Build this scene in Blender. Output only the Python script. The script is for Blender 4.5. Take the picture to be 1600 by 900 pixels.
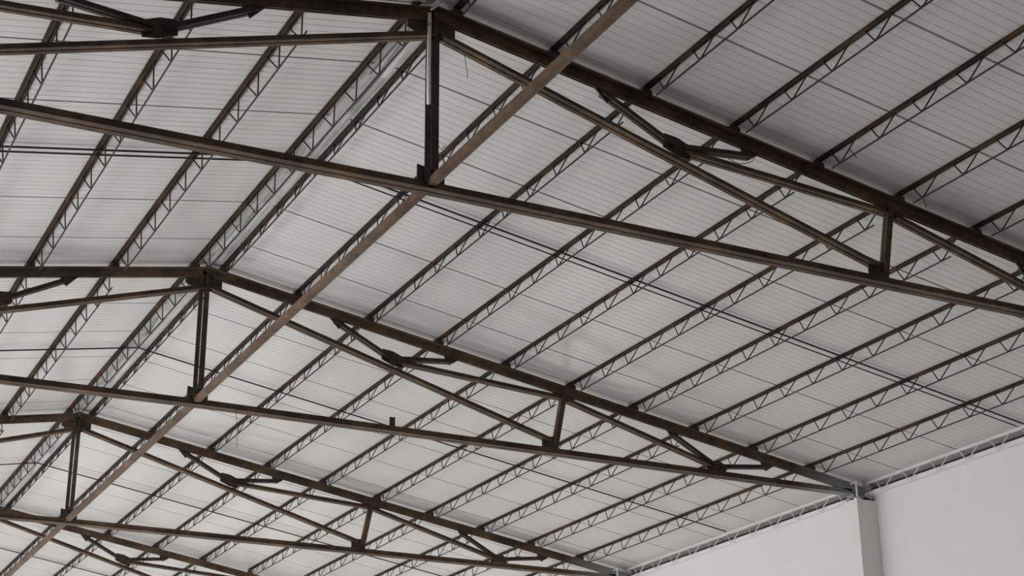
import bpy, bmesh, math, random
from mathutils import Vector, Matrix

random.seed(7)
scene = bpy.context.scene
for o in list(bpy.data.objects):
    bpy.data.objects.remove(o)
col = scene.collection

U = 0.717                     # metres per survey unit (one roof panel is 1.0 m wide)

# ------------------------------------------------------------------ camera
cam_data = bpy.data.cameras.new('camera')
cam_data.sensor_width = 36.0
cam_data.sensor_fit = 'HORIZONTAL'
cam_data.lens = 2533.08 * 36.0 / 1600.0
cam_data.clip_start = 0.1
cam_data.clip_end = 400
cam = bpy.data.objects.new('camera', cam_data)
col.objects.link(cam)
yaw, pitch, roll = 0.47520, 0.37310, -0.01040
fwd = Vector((math.sin(yaw) * math.cos(pitch), math.cos(yaw) * math.cos(pitch), math.sin(pitch)))
rt0 = Vector((math.cos(yaw), -math.sin(yaw), 0))
up0 = rt0.cross(fwd)
rt = math.cos(roll) * rt0 + math.sin(roll) * up0
up = -math.sin(roll) * rt0 + math.cos(roll) * up0
M = Matrix((rt, up, -fwd)).transposed().to_4x4()
M.translation = Vector((-6.1124, -13.5176, -9.0153)) * U
cam.matrix_world = M
scene.camera = cam

# ------------------------------------------------------------------ exposure, sky, daylight
vs = scene.view_settings
scene.display_settings.display_device = 'sRGB'
vs.view_transform = 'Standard'
vs.look = 'None'
vs.gamma = 1.0
vs.use_curve_mapping = False
vs.exposure = 0.0

world = bpy.data.worlds.new('sky')
scene.world = world
world.use_nodes = True
bg = world.node_tree.nodes['Background']
bg.inputs['Color'].default_value = (0.86, 0.93, 1.0, 1)
bg.inputs['Strength'].default_value = 1.0

def area_light(name, loc, direction, sx, sy, watts, colour=(1, 1, 1)):
    l = bpy.data.lights.new(name, 'AREA')
    l.shape = 'RECTANGLE'
    l.size, l.size_y = sx * U, sy * U
    l.energy = watts
    l.color = colour
    o = bpy.data.objects.new(name, l)
    col.objects.link(o)
    o.location = Vector(loc) * U
    o.rotation_euler = Vector(direction).to_track_quat('-Z', 'Z').to_euler()
    return o

FLOOR = -11.2                 # floor level below the ridge line (units)
sun = bpy.data.lights.new('sun', 'SUN')
sun.energy = 4.0
sun.angle = math.radians(0.6)
sun.color = (1.0, 0.98, 0.95)
sun_o = bpy.data.objects.new('sun', sun)
col.objects.link(sun_o)
sun_o.rotation_euler = Vector((-0.66, -0.30, -0.62)).to_track_quat('-Z', 'Y').to_euler()
# daylight standing in the big doorways (far end, left side)
area_light('daylight_far_end', (2.0, 40.6, -7.6), (-0.05, -1, 0.10), 21, 6.5, 190, (0.97, 0.98, 1.0))
for yy, w in ((4, 640), (12, 500), (20, 460), (28, 430)):
    area_light('daylight_left_side', (-11.6, yy, -8.8), (1, 0, 0.15), 5.6, 4.4, w, (0.97, 0.98, 1.0))

# added upward lamps standing in for bright floor patches, to cast truss shadows
for lx, ly, w in ((4.6, 19.0, 60), (10.6, 20.0, 70), (5.8, 33.0, 90)):
    area_light('added_floor_uplight', (lx, ly, FLOOR + 0.05), (0, 0, 1), 1.2, 1.2, w, (1.0, 0.98, 0.96))

# ------------------------------------------------------------------ materials
def mat(name):
    m = bpy.data.materials.new(name)
    m.use_nodes = True
    nt = m.node_tree
    b = nt.nodes['Principled BSDF']
    return m, nt, b

def noise(nt, scale, detail=4.0, rough=0.55, vec=None):
    n = nt.nodes.new('ShaderNodeTexNoise')
    n.inputs['Scale'].default_value = scale
    n.inputs['Detail'].default_value = detail
    n.inputs['Roughness'].default_value = rough
    if vec is None:
        g = nt.nodes.new('ShaderNodeNewGeometry')
        vec = g.outputs['Position']
    nt.links.new(vec, n.inputs['Vector'])
    return n

def ramp(nt, fac, stops):
    r = nt.nodes.new('ShaderNodeValToRGB')
    el = r.color_ramp.elements
    while len(el) < len(stops):
        el.new(0.5)
    for e, (p, c) in zip(el, stops):
        e.position = p
        e.color = (*c, 1)
    nt.links.new(fac, r.inputs['Fac'])
    return r

def mix(nt, fac, a, b):
    m = nt.nodes.new('ShaderNodeMix')
    m.data_type = 'RGBA'
    for s, i in ((fac, 0), (a, 6), (b, 7)):
        if isinstance(s, bpy.types.NodeSocket):
            nt.links.new(s, m.inputs[i])
        elif i == 0:
            m.inputs[0].default_value = s
        else:
            m.inputs[i].default_value = (*s, 1)
    return m.outputs[2]

def bump(nt, b, height, strength, dist=0.01):
    n = nt.nodes.new('ShaderNodeBump')
    n.inputs['Strength'].default_value = strength
    n.inputs['Distance'].default_value = dist
    nt.links.new(height, n.inputs['Height'])
    nt.links.new(n.outputs['Normal'], b.inputs['Normal'])

def steel(name, dark, mid, rust, overspray=False):
    m, nt, b = mat(name)
    n1 = noise(nt, 2.2, 6, 0.6)
    r1 = ramp(nt, n1.outputs['Fac'], [(0.36, dark), (0.55, mid), (0.74, rust)])
    n2 = noise(nt, 14, 5, 0.65)
    r2 = ramp(nt, n2.outputs['Fac'], [(0.35, (0.62, 0.62, 0.62)), (0.7, (1.25, 1.2, 1.15))])
    mm = nt.nodes.new('ShaderNodeMix')
    mm.data_type = 'RGBA'
    mm.blend_type = 'MULTIPLY'
    mm.inputs[0].default_value = 1.0
    nt.links.new(r1.outputs['Color'], mm.inputs[6])
    nt.links.new(r2.outputs['Color'], mm.inputs[7])
    out = mm.outputs[2]
    if overspray:             # wall paint that strayed onto the ends of the chords at the wall
        g = nt.nodes.new('ShaderNodeNewGeometry')
        sx = nt.nodes.new('ShaderNodeSeparateXYZ')
        nt.links.new(g.outputs['Position'], sx.inputs[0])
        mr = nt.nodes.new('ShaderNodeMapRange')
        mr.inputs['From Min'].default_value = 10.2 * U
        mr.inputs['From Max'].default_value = 11.5 * U
        nt.links.new(sx.outputs['X'], mr.inputs['Value'])
        out = mix(nt, mr.outputs['Result'], out, (0.30, 0.32, 0.30))
    nt.links.new(out, b.inputs['Base Color'])
    b.inputs['Roughness'].default_value = 0.62
    b.inputs['Metallic'].default_value = 0.0
    b.inputs['Specular IOR Level'].default_value = 0.35
    bump(nt, b, n2.outputs['Fac'], 0.25, 0.004)
    return m

MAT = {}
MAT['steel'] = steel('rusty_brown_steel', (0.048, 0.030, 0.021), (0.105, 0.068, 0.041), (0.185, 0.118, 0.060))
MAT['chord'] = steel('rusty_chord_steel', (0.048, 0.030, 0.021), (0.105, 0.068, 0.041), (0.185, 0.118, 0.060), True)
MAT['dark'] = steel('dark_steel', (0.032, 0.022, 0.018), (0.058, 0.040, 0.031), (0.105, 0.068, 0.045))
MAT['purlin'] = steel('purlin_steel', (0.024, 0.014, 0.010), (0.050, 0.029, 0.018), (0.120, 0.070, 0.036))
MAT['beam'] = steel('beam_steel', (0.075, 0.046, 0.030), (0.135, 0.088, 0.055), (0.200, 0.130, 0.075))

def plain(name, c, rough=0.6, nscale=8, var=0.12, bstr=0.1):
    m, nt, b = mat(name)
    n = noise(nt, nscale, 5, 0.6)
    lo = tuple(x * (1 - var) for x in c)
    hi = tuple(min(1, x * (1 + var)) for x in c)
    r = ramp(nt, n.outputs['Fac'], [(0.3, lo), (0.7, hi)])
    nt.links.new(r.outputs['Color'], b.inputs['Base Color'])
    b.inputs['Roughness'].default_value = rough
    bump(nt, b, n.outputs['Fac'], bstr, 0.005)
    return m

MAT['rod'] = plain('rod_steel', (0.012, 0.009, 0.008), 0.7)
MAT['white_steel'] = plain('white_painted_steel', (0.70, 0.68, 0.66), 0.55, 10, 0.06)
MAT['wire'] = plain('wire', (0.045, 0.045, 0.045), 0.6)
MAT['pvc'] = plain('white_plastic', (0.84, 0.80, 0.77), 0.4, 6, 0.05, 0.02)
MAT['tape'] = plain('yellow_tape', (0.42, 0.36, 0.10), 0.5)
MAT['floor'] = plain('concrete_floor', (0.45, 0.44, 0.43), 0.7, 0.6, 0.10)
MAT['plaster'] = plain('white_plaster', (0.725, 0.708, 0.69), 0.85, 1.4, 0.025, 0.12)
MAT['ground'] = plain('yard_ground', (0.40, 0.37, 0.33), 0.9, 0.3, 0.1)
MAT['gap_shade'] = plain('dark_gap_shade', (0.035, 0.033, 0.03), 0.9)  # near-black colour stands for shade in the eave gap
MAT['flashing'] = plain('ridge_flashing', (0.74, 0.735, 0.715), 0.6, 6, 0.03, 0.15)

def sheet_material():
    m, nt, b = mat('white_roof_sheet')
    n = noise(nt, 0.55, 3, 0.5)
    r = ramp(nt, n.outputs['Fac'], [(0.3, (0.548, 0.526, 0.507)), (0.7, (0.592, 0.568, 0.549))])
    nt.links.new(r.outputs['Color'], b.inputs['Base Color'])
    b.inputs['Roughness'].default_value = 0.36
    b.inputs['Specular IOR Level'].default_value = 0.5
    # slight waviness of the thin sheet, drawn out along the ribs
    g = nt.nodes.new('ShaderNodeNewGeometry')
    mp = nt.nodes.new('ShaderNodeMapping')
    mp.inputs['Scale'].default_value = (0.45, 7.0, 0.45)
    nt.links.new(g.outputs['Position'], mp.inputs['Vector'])
    n2 = noise(nt, 1.0, 3, 0.5, mp.outputs['Vector'])
    bump(nt, b, n2.outputs['Fac'], 0.35, 0.02)
    return m
MAT['sheet'] = sheet_material()

# ------------------------------------------------------------------ helpers (survey units in, metres out)
def link_mesh(name, bm, material, parent=None, smooth=False):
    bmesh.ops.recalc_face_normals(bm, faces=bm.faces)
    for v in bm.verts:
        v.co *= U
    me = bpy.data.meshes.new(name)
    bm.to_mesh(me)
    bm.free()
    me.materials.append(material)
    if smooth:
        for p in me.polygons:
            p.use_smooth = True
    o = bpy.data.objects.new(name, me)
    col.objects.link(o)
    if parent is not None:
        o.parent = parent
    return o

def tag(o, label, cat, group=None):
    o['label'] = label
    o['category'] = cat
    if group:
        o['group'] = group
    return o

def empty(name, loc):
    o = bpy.data.objects.new(name, None)
    o.empty_display_size = 0.2
    col.objects.link(o)
    o.location = Vector(loc) * U
    return o

def structure(o):
    o['kind'] = 'structure'
    return o

def prism(bm, ring0, ring1):
    a = [bm.verts.new(p) for p in ring0]
    b = [bm.verts.new(p) for p in ring1]
    n = len(a)
    for i in range(n):
        bm.faces.new((a[i], a[(i + 1) % n], b[(i + 1) % n], b[i]))
    bm.faces.new(a[::-1])
    bm.faces.new(b)

def box(bm, x0, x1, y0, y1, z0, z1):
    prism(bm, [(x0, y0, z0), (x1, y0, z0), (x1, y1, z0), (x0, y1, z0)],
          [(x0, y0, z1), (x1, y0, z1), (x1, y1, z1), (x0, y1, z1)])

def bar(bm, p0, p1, profiles, n_hint, side_hint):
    """extrude closed profiles [(s, n), ...] from p0 to p1; s along side_hint, n along n_hint"""
    p0, p1 = Vector(p0), Vector(p1)
    d = (p1 - p0).normalized()
    side = Vector(side_hint)
    side = (side - d * side.dot(d)).normalized()
    n = d.cross(side)
    if n.dot(Vector(n_hint)) < 0:
        n = -n
    for prof in profiles:
        prism(bm, [p0 + side * s + n * t for s, t in prof], [p1 + side * s + n * t for s, t in prof])

def double_angle(w, h, t=0.013, gap=0.02, flange='bottom'):
    g, k = gap / 2, w / 2
    L = [(g, 0), (k, 0), (k, t), (g + t, t), (g + t, h), (g, h)]
    if flange == 'top':
        L = [(s, -n) for s, n in L]
        L = [(s, n + h / 2) for s, n in L]
    else:
        L = [(s, n - h / 2) for s, n in L]
    return [L, [(-s, n) for s, n in L]]

def tube(bm, pts, r, seg=6):
    pts = [Vector(p) for p in pts]
    rings = []
    for i, p in enumerate(pts):
        if i == 0:
            d = pts[1] - p
        elif i == len(pts) - 1:
            d = p - pts[i - 1]
        else:
            d = (pts[i + 1] - p).normalized() + (p - pts[i - 1]).normalized()
        d.normalize()
        a = Vector((0, 0, 1)) if abs(d.z) < 0.9 else Vector((1, 0, 0))
        s = d.cross(a).normalized()
        t = d.cross(s)
        rings.append([bm.verts.new(p + (s * math.cos(q) + t * math.sin(q)) * r)
                      for q in (2 * math.pi * j / seg for j in range(seg))])
    for a, b in zip(rings, rings[1:]):
        for j in range(seg):
            bm.faces.new((a[j], a[(j + 1) % seg], b[(j + 1) % seg], b[j]))
    bm.faces.new(rings[0][::-1])
    bm.faces.new(rings[-1])

def plate(bm, poly, t=0.018, y=0.0):
    prism(bm, [(x, y - t / 2, z) for x, z in poly], [(x, y + t / 2, z) for x, z in poly])

def copy_tree(root, loc):
    r = root.copy()
    col.objects.link(r)
    r.location = Vector(loc) * U
    for ch in list(root.children):
        c = ch.copy()
        col.objects.link(c)
        c.parent = r
        for g in list(ch.children):
            e = g.copy()
            col.objects.link(e)
            e.parent = c
    return r

# ------------------------------------------------------------------ setting
SLOPE = 0.1731                # roof fall
BAY = 8.0
def foot_z(x):                # top of the truss chords seen as the purlins' bearing line
    return -SLOPE * abs(x)
SHEET = 0.020                 # underside of the roof sheets above that line
EAVE_X = 12.35
Y_NEAR, Y_FAR = -18.1, 41.0
WALL_X = 11.78

# roof sheets: 1.4-unit panels with fine pressed ribs and an open joint between panels
def ceiling_profile():
    pts = []                  # (y, dz) of the underside
    n0 = int(math.floor((Y_NEAR - 0.04) / 1.4))
    n1 = int(math.ceil((Y_FAR - 0.04) / 1.4))
    for n in range(n0, n1):
        ya = 0.04 + 1.4 * n
        g = 0.015
        pts += [(ya - g, 0.050), (ya + g, 0.050), (ya + g + 0.001, 0.0)]
        rib = 1.4 / 11
        for k in range(1, 11):
            yc = ya + rib * k
            pts += [(yc - 0.012, 0.0), (yc - 0.004, 0.0036), (yc + 0.004, 0.0036), (yc + 0.012, 0.0)]
        pts += [(ya + 1.4 - g - 0.001, 0.0)]
    return pts

for sgn, nm in ((1, 'ceiling'), (-1, 'ceiling')):
    bm = bmesh.new()
    prof = ceiling_profile()
    rows = []
    for x in (0.0, EAVE_X):
        lo = [bm.verts.new((sgn * x, y, foot_z(x) + SHEET + dz)) for y, dz in prof]
        a = bm.verts.new((sgn * x, prof[0][0], foot_z(x) + SHEET + 0.09))
        b = bm.verts.new((sgn * x, prof[-1][0], foot_z(x) + SHEET + 0.09))
        rows.append((lo, a, b))
    (l0, a0, b0), (l1, a1, b1) = rows
    for i in range(len(prof) - 1):
        bm.faces.new((l0[i], l0[i + 1], l1[i + 1], l1[i]))
    bm.faces.new((a0, b0, b1, a1))
    bm.faces.new((l0[0], l1[0], a1, a0))
    bm.faces.new((l0[-1], l1[-1], b1, b0))
    bm.faces.new([a0] + l0 + [b0])
    bm.faces.new([a1] + l1 + [b1])
    structure(link_mesh(nm, bm, MAT['sheet']))

# folded flashing under the ridge
bm = bmesh.new()
n = 60
prev = None
for i in range(n + 1):
    y = Y_NEAR + 0.3 + (Y_FAR - Y_NEAR - 0.6) * i / n
    j = [random.uniform(-0.004, 0.004) for _ in range(5)]
    ring = []
    for k, x in enumerate((-0.13, -0.06, 0.0, 0.06, 0.13)):
        ring.append(bm.verts.new((x, y, foot_z(x) + SHEET - 0.012 + j[k])))
    if prev:
        for a in range(4):
            bm.faces.new((prev[a], prev[a + 1], ring[a + 1], ring[a]))
    prev = ring
bmesh.ops.solidify(bm, geom=bm.faces[:], thickness=0.004)
structure(link_mesh('trim_1', bm, MAT['flashing']))

# floor and yard
bm = bmesh.new()
box(bm, -12.2, 12.2, Y_NEAR, Y_FAR, FLOOR - 0.3, FLOOR)
structure(link_mesh('floor', bm, MAT['floor']))
bm = bmesh.new()
box(bm, -120, 120, -90, 150, FLOOR - 0.6, FLOOR - 0.31)
structure(link_mesh('ground', bm, MAT['ground']))

# side walls with a wide doorway low down in every bay
def side_wall(name, sgn, top, doors):
    bm = bmesh.new()
    xa, xb = WALL_X, 12.2
    def bx(x0, x1, y0, y1, z0, z1):
        box(bm, min(sgn * x0, sgn * x1), max(sgn * x0, sgn * x1), y0, y1, z0, z1)
    lintel = -6.9
    bx(xa, xb, Y_NEAR, Y_FAR, lintel, top)
    y = Y_NEAR
    for d0, d1 in doors:
        bx(xa, xb, y, d0, FLOOR, lintel)
        y = d1
    bx(xa, xb, y, Y_FAR, FLOOR, lintel)
    return structure(link_mesh(name, bm, MAT['plaster']))
side_wall('wall_right', 1, -2.172, [(1.2, 6.8), (9.2, 14.8), (17.2, 22.8), (25.2, 30.8)])
side_wall('wall_left', -1, -2.172, [(1.2, 6.8), (9.2, 14.8), (17.2, 22.8), (25.2, 30.8)])
# closing strip coloured dark as the shade in the gap under the sheets
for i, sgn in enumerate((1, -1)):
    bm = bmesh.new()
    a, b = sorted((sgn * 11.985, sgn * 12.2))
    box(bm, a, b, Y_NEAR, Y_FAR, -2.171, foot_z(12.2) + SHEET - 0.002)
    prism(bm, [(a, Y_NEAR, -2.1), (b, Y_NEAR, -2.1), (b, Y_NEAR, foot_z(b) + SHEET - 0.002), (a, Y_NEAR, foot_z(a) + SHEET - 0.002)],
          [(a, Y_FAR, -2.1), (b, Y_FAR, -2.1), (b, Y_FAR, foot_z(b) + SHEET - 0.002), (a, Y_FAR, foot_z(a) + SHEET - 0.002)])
    structure(link_mesh('trim_%d' % (i + 2), bm, MAT['gap_shade']))

def gable_wall(name, y0, y1, door):
    bm = bmesh.new()
    def roofed(x0, x1, z0):
        xs = [x0] + ([0.0] if x0 < 0 < x1 else []) + [x1]
        top = [(x, foot_z(x) + SHEET - 0.004) for x in xs]
        poly = [(x0, z0), (x1, z0)] + top[::-1]
        prism(bm, [(x, y0, z) for x, z in poly], [(x, y1, z) for x, z in poly])
    if door:
        dx0, dx1, dz = door
        roofed(-11.77, 11.77, dz)
        box(bm, -11.77, dx0, y0, y1, FLOOR, dz)
        box(bm, dx1, 11.77, y0, y1, FLOOR, dz)
    else:
        roofed(-11.77, 11.77, FLOOR)
    return structure(link_mesh(name, bm, MAT['plaster']))
gable_wall('wall_back', Y_NEAR + 0.05, Y_NEAR + 0.45, None)
gable_wall('wall_front', 40.7, 41.0, (-9, 11, -4.6))

# white concrete columns against the right wall
def column(y, label):
    bm = bmesh.new()
    x0, x1, w, zt = 11.36, WALL_X - 0.002, 0.25, -2.352
    nz, nx = 14, 10
    ring = []
    per = [(x0 + (x1 - x0) * i / nx, -w) for i in range(nx)] + [(x1, -w + 2 * w * i / nx) for i in range(nx)] + \
          [(x1 - (x1 - x0) * i / nx, w) for i in range(nx)] + [(x0, w - 2 * w * i / nx) for i in range(nx)]
    levels = [FLOOR + 0.001, -4.0, zt - 0.05, zt]
    rows = []
    for li, z in enumerate(levels):
        row = []
        for (x, yy) in per:
            dz = random.uniform(-0.035, 0.016) if li == 3 else (random.uniform(-0.02, 0.02) if li == 2 else 0)
            row.append(bm.verts.new((x, y + yy, z + dz)))
        rows.append(row)
    for a, b in zip(rows, rows[1:]):
        for i in range(len(per)):
            j = (i + 1) % len(per)
            bm.faces.new((a[i], a[j], b[j], b[i]))
    bm.faces.new(rows[0][::-1])
    bm.faces.new(rows[-1])
    o = link_mesh('concrete_column', bm, MAT['plaster'])
    tag(o, label, 'column', 'white columns along the right wall')
column(8.0, 'white plastered column on the right wall carrying the second truss')
column(16.0, 'white plastered column on the right wall carrying the third truss')
column(0.0, 'white plastered column on the right wall carrying the nearest truss')

# ------------------------------------------------------------------ trusses
def build_truss():
    root = empty('steel_truss', (0, 0, 0))
    KX = -0.07
    def member(name, p0, p1, w, h, flange='bottom', material='steel', dn=0.0):
        bm = bmesh.new()
        a = Vector((p0[0], 0, p0[1] + dn))
        b = Vector((p1[0], 0, p1[1] + dn))
        bar(bm, a, b, double_angle(w, h, flange=flange), (0, 0, 1), (0, 1, 0))
        return link_mesh(name, bm, MAT[material], root)
    def gusset(poly, material='dark', mirror=True, parent=root):
        for s in ((1, -1) if mirror else (1,)):
            bm = bmesh.new()
            plate(bm, [(s * x, z) for x, z in poly])
            link_mesh('gusset_plate', bm, MAT[material], parent)
    # top chords: T-shaped double angles, flange up
    h = 0.128
    for s in (1, -1):
        x1 = 11.74
        member('top_chord', (KX - s * 0.02, -SLOPE * s * (KX - s * 0.02) - 0.084 - h / 2), (s * x1, foot_z(x1) - 0.084 - h / 2), 0.19, h, 'top', 'chord')
    # bottom chord: one length per side, flange down, meeting under the king post
    zb = -2.134
    member('bottom_chord', (KX, zb), (11.46, zb - 0.0062 * 11.46), 0.18, 0.105, 'bottom', 'chord')
    member('bottom_chord', (KX - 0.002, zb), (-11.46, zb - 0.0075 * 11.46), 0.18, 0.105, 'bottom', 'chord')
    # king post: two angles with a gap of daylight between them
    bm = bmesh.new()
    for s in (1, -1):
        g, k, t = 0.013, 0.076, 0.012
        L = [(g, -0.035), (k, -0.035), (k, -0.035 + t), (g + t, -0.035 + t), (g + t, 0.035), (g, 0.035)]
        prism(bm, [(KX + s * a, b, -2.10) for a, b in L], [(KX + s * a, b, -0.20) for a, b in L])
    link_mesh('king_post', bm, MAT['dark'], root)
    for s in (1, -1):
        m = lambda p: (s * p[0], p[1])
        off = 0 if s > 0 else 0.0
        member('diagonal_brace', m((0.02, -0.365)), m((5.60, -1.985)), 0.135, 0.075)
        member('diagonal_brace', m((2.98, -1.075)), m((5.80, -1.270)), 0.12, 0.075)
        member('diagonal_brace', m((5.93, -1.300)), m((8.62, -2.055)), 0.12, 0.075)
        member('strut', m((1.97, -0.575)), m((2.87, -1.035)), 0.11, 0.070, material='dark')
        member('strut', m((2.98, -1.030)), m((3.89, -0.945)), 0.11, 0.070, material='dark')
        member('strut', m((7.85, -1.600)), m((8.66, -2.035)), 0.11, 0.070, material='dark')
        member('strut', m((8.78, -2.055)), m((9.72, -1.955)), 0.11, 0.070, material='dark')
        # short post
        bm = bmesh.new()
        bar(bm, m3(m((5.865, -1.22))), m3(m((5.695, -2.06))), double_angle(0.09, 0.10, gap=0.012), (1, 0, 0), (0, 1, 0))
        link_mesh('short_post', bm, MAT['steel'], root)
    # gusset plates
    gusset([(-0.345, -0.20), (-0.345, -0.35), (-0.15, -0.435), (0.02, -0.435), (0.195, -0.365), (0.195, -0.20)], mirror=False)
    gusset([(-0.215, -2.12), (-0.215, -1.905), (0.085, -1.955), (0.085, -2.12)], mirror=False)
    gusset([(1.80, -0.46), (2.10, -0.50), (2.115, -0.60), (2.03, -0.70)])
    gusset([(2.75, -0.905), (2.92, -0.925), (3.10, -1.00), (3.07, -1.17), (2.92, -1.15), (2.73, -1.07)])
    gusset([(3.75, -0.83), (4.07, -0.87), (3.86, -1.005), (3.80, -0.955)])
    gusset([(5.68, -1.10), (5.68, -1.285), (5.82, -1.325), (6.05, -1.315), (6.05, -1.16)])
    gusset([(5.46, -1.945), (5.46, -2.12), (5.75, -2.12), (5.75, -2.00), (5.66, -1.93)])
    gusset([(7.70, -1.47), (8.00, -1.52), (7.98, -1.63), (7.86, -1.68)])
    gusset([(8.52, -1.985), (8.77, -1.965), (8.89, -2.03), (8.89, -2.15), (8.52, -2.14)])
    gusset([(9.57, -1.83), (9.93, -1.89), (9.69, -2.03), (9.64, -1.98)])
    # bearing at the wall ends
    for s in (1, -1):
        bm = bmesh.new()
        a, b = sorted((s * 11.42, s * 11.70))
        box(bm, a, b, -0.09, 0.09, -2.335, -2.262)
        link_mesh('bearing_plate', bm, MAT['chord'], root)
        bm = bmesh.new()
        a, b = sorted((s * 11.365, s * 11.390))
        box(bm, a, b, -0.255, -0.235, -2.345, -2.065)
        box(bm, a, b, -0.24, -0.09, -2.105, -2.085)
        link_mesh('bearing_strap', bm, MAT['white_steel'], root)
        bm = bmesh.new()
        plate(bm, [(s * 11.30, -2.20), (s * 11.72, -2.27), (s * 11.72, -2.13), (s * 11.42, -2.08)])
        link_mesh('gusset_plate', bm, MAT['chord'], root)
    return root

def m3(p):
    return (p[0], 0, p[1])

truss = build_truss()
T_LABELS = ['nearest dark steel roof truss with a white pipe on its king post',
            'second steel roof truss from the camera, ending on the white wall column',
            'third steel roof truss from the camera, at lower left before the farthest',
            'farthest steel roof truss, low in the left corner, only partly in view']
for k in range(4):
    t = truss if k == 0 else copy_tree(truss, (0, BAY * k, 0))
    tag(t, T_LABELS[k], 'truss', 'steel roof trusses across the hall')

# ------------------------------------------------------------------ lattice purlins
def build_purlin(sgn, white=False):
    root = empty('lattice_purlin', (0, 0, 0))
    mt = MAT['white_steel'] if white else MAT['purlin']
    rm = MAT['white_steel'] if white else MAT['rod']
    ca = math.cos(math.atan(SLOPE))
    # top chord: two small angles back to back under the sheets
    bm = bmesh.new()
    z = SHEET - 0.004
    slope_dir = Vector((1, 0, -sgn * SLOPE)).normalized()
    w, h = (0.082, 0.030) if sgn > 0 else (0.104, 0.036)
    prof = double_angle(w, h, 0.009, 0.022, 'top')
    prof = [[(s, n - h / 2) for s, n in p] for p in prof]
    bar(bm, (0, 0.02, z), (0, BAY - 0.02, z), prof, (0, 0, 1), slope_dir)
    link_mesh('top_angle', bm, mt, root)
    # short cleats that pack the purlin up off the truss chords
    for y0 in (0.016, BAY - 0.086):
        bm = bmesh.new()
        c = 0.052
        lo, hi = -0.083, z - h - 0.001
        ring = [(-c, lo), (c, lo), (c, hi), (-c, hi)]
        pr = [[(x, y, n - sgn * SLOPE * x) for x, n in ring] for y in (y0, y0 + 0.07)]
        prism(bm, pr[0], pr[1])
        link_mesh('cleat', bm, MAT['white_steel'] if white else MAT['dark'], root)
    ox, oz = -0.070 * sgn, -0.235
    bm = bmesh.new()
    tube(bm, [(ox, 0.36, oz), (ox, BAY - 0.36, oz)], 0.0103, 8)
    link_mesh('bottom_rod', bm, rm, root)
    bm = bmesh.new()
    pts = []
    tz = z - 0.020
    for i in range(11):
        yc = 0.52 + 0.696 * i
        pts += [(0, yc - 0.215, tz), (ox * 0.9, yc - 0.03, oz + 0.022), (ox, yc, oz + 0.010), (ox * 0.9, yc + 0.03, oz + 0.022), (0, yc + 0.215, tz)]
    tube(bm, pts, 0.0088, 6)
    link_mesh('web_rod', bm, rm, root)
    return root

ORD = ['first', 'second', 'third', 'fourth', 'fifth', 'sixth', 'seventh', 'eighth', 'ninth', 'tenth']
BAYNAME = {-1: 'in front of the nearest truss', 0: 'between nearest and second trusses', 1: 'between second and third trusses',
           2: 'between third and fourth trusses', 3: 'beyond the fourth truss'}
X0, DX, XL = 0.2014, 1.1568, 0.2275
protos = {}
def place_purlin(j, bay):
    white = j == 10
    sgn = 1 if j >= 0 else -1
    x = X0 + j * DX if j >= 0 else -(XL + (-j - 1) * DX)
    key = (sgn, white)
    loc = (x, bay * BAY, foot_z(x))
    if key not in protos:
        o = protos[key] = build_purlin(sgn, white)
        o.location = Vector(loc) * U
    else:
        o = copy_tree(protos[key], loc)
    if white:
        tag(o, 'white painted lattice purlin along the right wall top ' + BAYNAME[bay], 'purlin', 'white eave purlins on the right wall')
    else:
        n = ORD[j] if sgn > 0 else ORD[-j - 1]
        tag(o, 'rusty lattice purlin, %s from ridge on %s slope, %s' % (n, 'right' if sgn > 0 else 'left', BAYNAME[bay]),
            'purlin', 'lattice purlins under the roof sheets')

VISIBLE = {0: [0, 1, 2, 3, 4, 5, 6, 7, 8, 9, 10, -1, -2, -3, -4], 1: list(range(0, 11)) + [-1, -2, -3], 2: list(range(0, 10)) + [-1, -2],
           3: [0, 1, 2, 3, 4], -1: [0, 1, 2, 3, 4, 5, 6]}
for bay in (0, 1, 2, 3, -1):
    for j in VISIBLE[bay]:
        place_purlin(j, bay)

# ------------------------------------------------------------------ long tie beam from truss to truss under the king posts
BEAM = {-1: 'brown tie beam sloping from the top edge down to the nearest king post', 0: 'brown tie beam between the feet of nearest and second king posts',
        1: 'brown tie beam between the feet of second and third king posts', 2: 'brown tie beam from the third king post down to the lower left corner'}
beam = None
for bay in (0, 1, 2, -1):
    if beam is None:
        bm = bmesh.new()
        x, z = -0.09, 0.0
        y0, y1 = 0.035, BAY - 0.035
        # two channels toe to toe make a closed box with a seam along its middle
        C = [(0.0015, -0.039), (0.041, -0.039), (0.041, 0.039), (0.0015, 0.039), (0.0015, 0.030), (0.032, 0.030), (0.032, -0.030), (0.0015, -0.030)]
        for s in (1, -1):
            prism(bm, [(s * a, y0, b) for a, b in C], [(s * a, y1, b) for a, b in C])
        beam = link_mesh('tie_beam', bm, MAT['beam'])
        o = beam
    else:
        o = beam.copy()
        col.objects.link(o)
    o.location = Vector((-0.09, bay * BAY, -2.118)) * U
    tag(o, BEAM[bay], 'beam', 'tie beams along the middle of the hall')

# ------------------------------------------------------------------ sag rods at mid-bay, bent over the ridge
SAG = {0: 'thin dark sag rod across both slopes halfway between nearest and second trusses', 1: 'thin dark sag rod across both slopes halfway between second and third trusses',
       2: 'thin dark sag rod across both slopes halfway between third and fourth trusses', 3: 'thin dark sag rod across the roof beyond the fourth truss'}
for bay in range(4):
    bm = bmesh.new()
    y = bay * BAY + 4.0
    xs = [-11.6, 0, 11.6]
    tube(bm, [(x, y, foot_z(x) - 0.036) for x in xs], 0.0125, 6)
    if bay == 0:
        tube(bm, [(x, y + 0.145, foot_z(x) - 0.036) for x in xs], 0.0095, 6)
    o = link_mesh('sag_rod', bm, MAT['rod'])
    tag(o, SAG[bay], 'rod', 'sag rods across the purlins')

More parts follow.
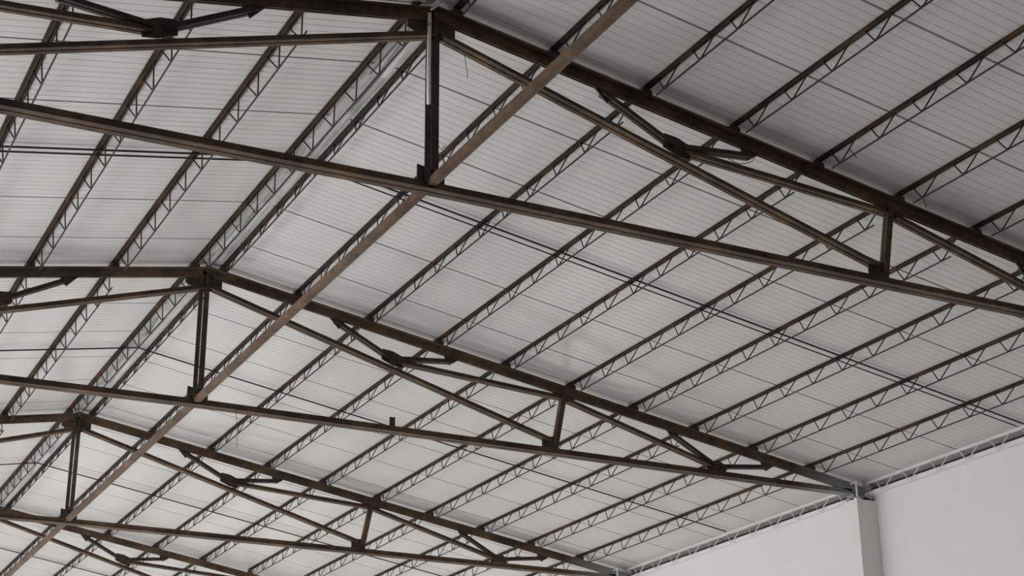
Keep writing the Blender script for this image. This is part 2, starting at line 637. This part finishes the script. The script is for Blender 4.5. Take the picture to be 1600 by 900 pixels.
# ------------------------------------------------------------------ small things
pipe = empty('plastic_pipe', (-0.135, -0.092, -1.25))
bm = bmesh.new()
tube(bm, [(0.0, 0, 0.0), (-0.005, 0, 0.4), (0.0, 0, 1.06)], 0.021, 12)
link_mesh('pipe_tube', bm, MAT['pvc'], pipe, True)
bm = bmesh.new()
tube(bm, [(0.0, 0, 0.90), (0.0, 0, 0.93)], 0.0235, 12)
link_mesh('tape', bm, MAT['tape'], pipe, True)
tag(pipe, 'white plastic pipe standing against the nearest king post under the apex', 'pipe')

bm = bmesh.new()
box(bm, 2.88, 2.965, 7.985, 8.005, -2.112, -1.965)
tag(link_mesh('steel_bracket', bm, MAT['dark']), 'small dark upright bracket on the bottom chord of the second truss', 'bracket')

def wire(pts, r, label, material='wire'):
    bm = bmesh.new()
    tube(bm, pts, r, 5)
    tag(link_mesh('loose_wire', bm, MAT[material]), label, 'wire')

wire([(0.29, -0.05, -0.545), (0.30, -0.05, -0.66), (0.32, -0.05, -0.75), (0.32, -0.05, -0.82)], 0.0035, 'thin loose wire hanging from the right diagonal of the nearest truss near its apex')
wire([(3.90, -0.085, -1.00), (3.86, -0.085, -1.05), (3.78, -0.085, -1.09), (3.69, -0.085, -1.12), (3.61, -0.085, -1.11), (3.54, -0.085, -1.09)], 0.005, 'short curled wire sagging below the right strut of the nearest truss')
wire([(4.83, -0.62, -0.915), (4.86, -0.58, -0.92), (4.90, -0.55, -0.90), (4.96, -0.52, -0.91), (5.01, -0.49, -0.92), (5.05, -0.46, -0.92)], 0.007, 'bent dark wire dangling from the fifth purlin in front of the nearest truss')
wire([(5.915, -0.53, -1.290), (5.98, -0.47, -1.30), (6.04, -0.43, -1.305), (6.07, -0.39, -1.305)], 0.007, 'bent dark wire hooked on the rod of the sixth purlin near the nearest truss')
wire([(0.50, 7.99, -2.16), (0.52, 7.99, -2.30), (0.55, 7.99, -2.72)], 0.0035, 'thin wire hanging from the bottom chord of the second truss by its king post')
wire([(1.16, 2.59, -0.10), (1.18, 2.60, -0.20), (1.22, 2.62, -0.235), (1.27, 2.68, -0.24), (1.30, 2.62, -0.20)], 0.004, 'tangled thin wire at the second purlin beside the nearest king post foot')
wire([(-0.13, -0.115, -0.16), (-0.06, -0.115, -0.09), (0.0, -0.115, -0.05), (0.05, -0.115, -0.07)], 0.012, 'short white cable end at the apex of the nearest truss above the pipe', 'pvc')
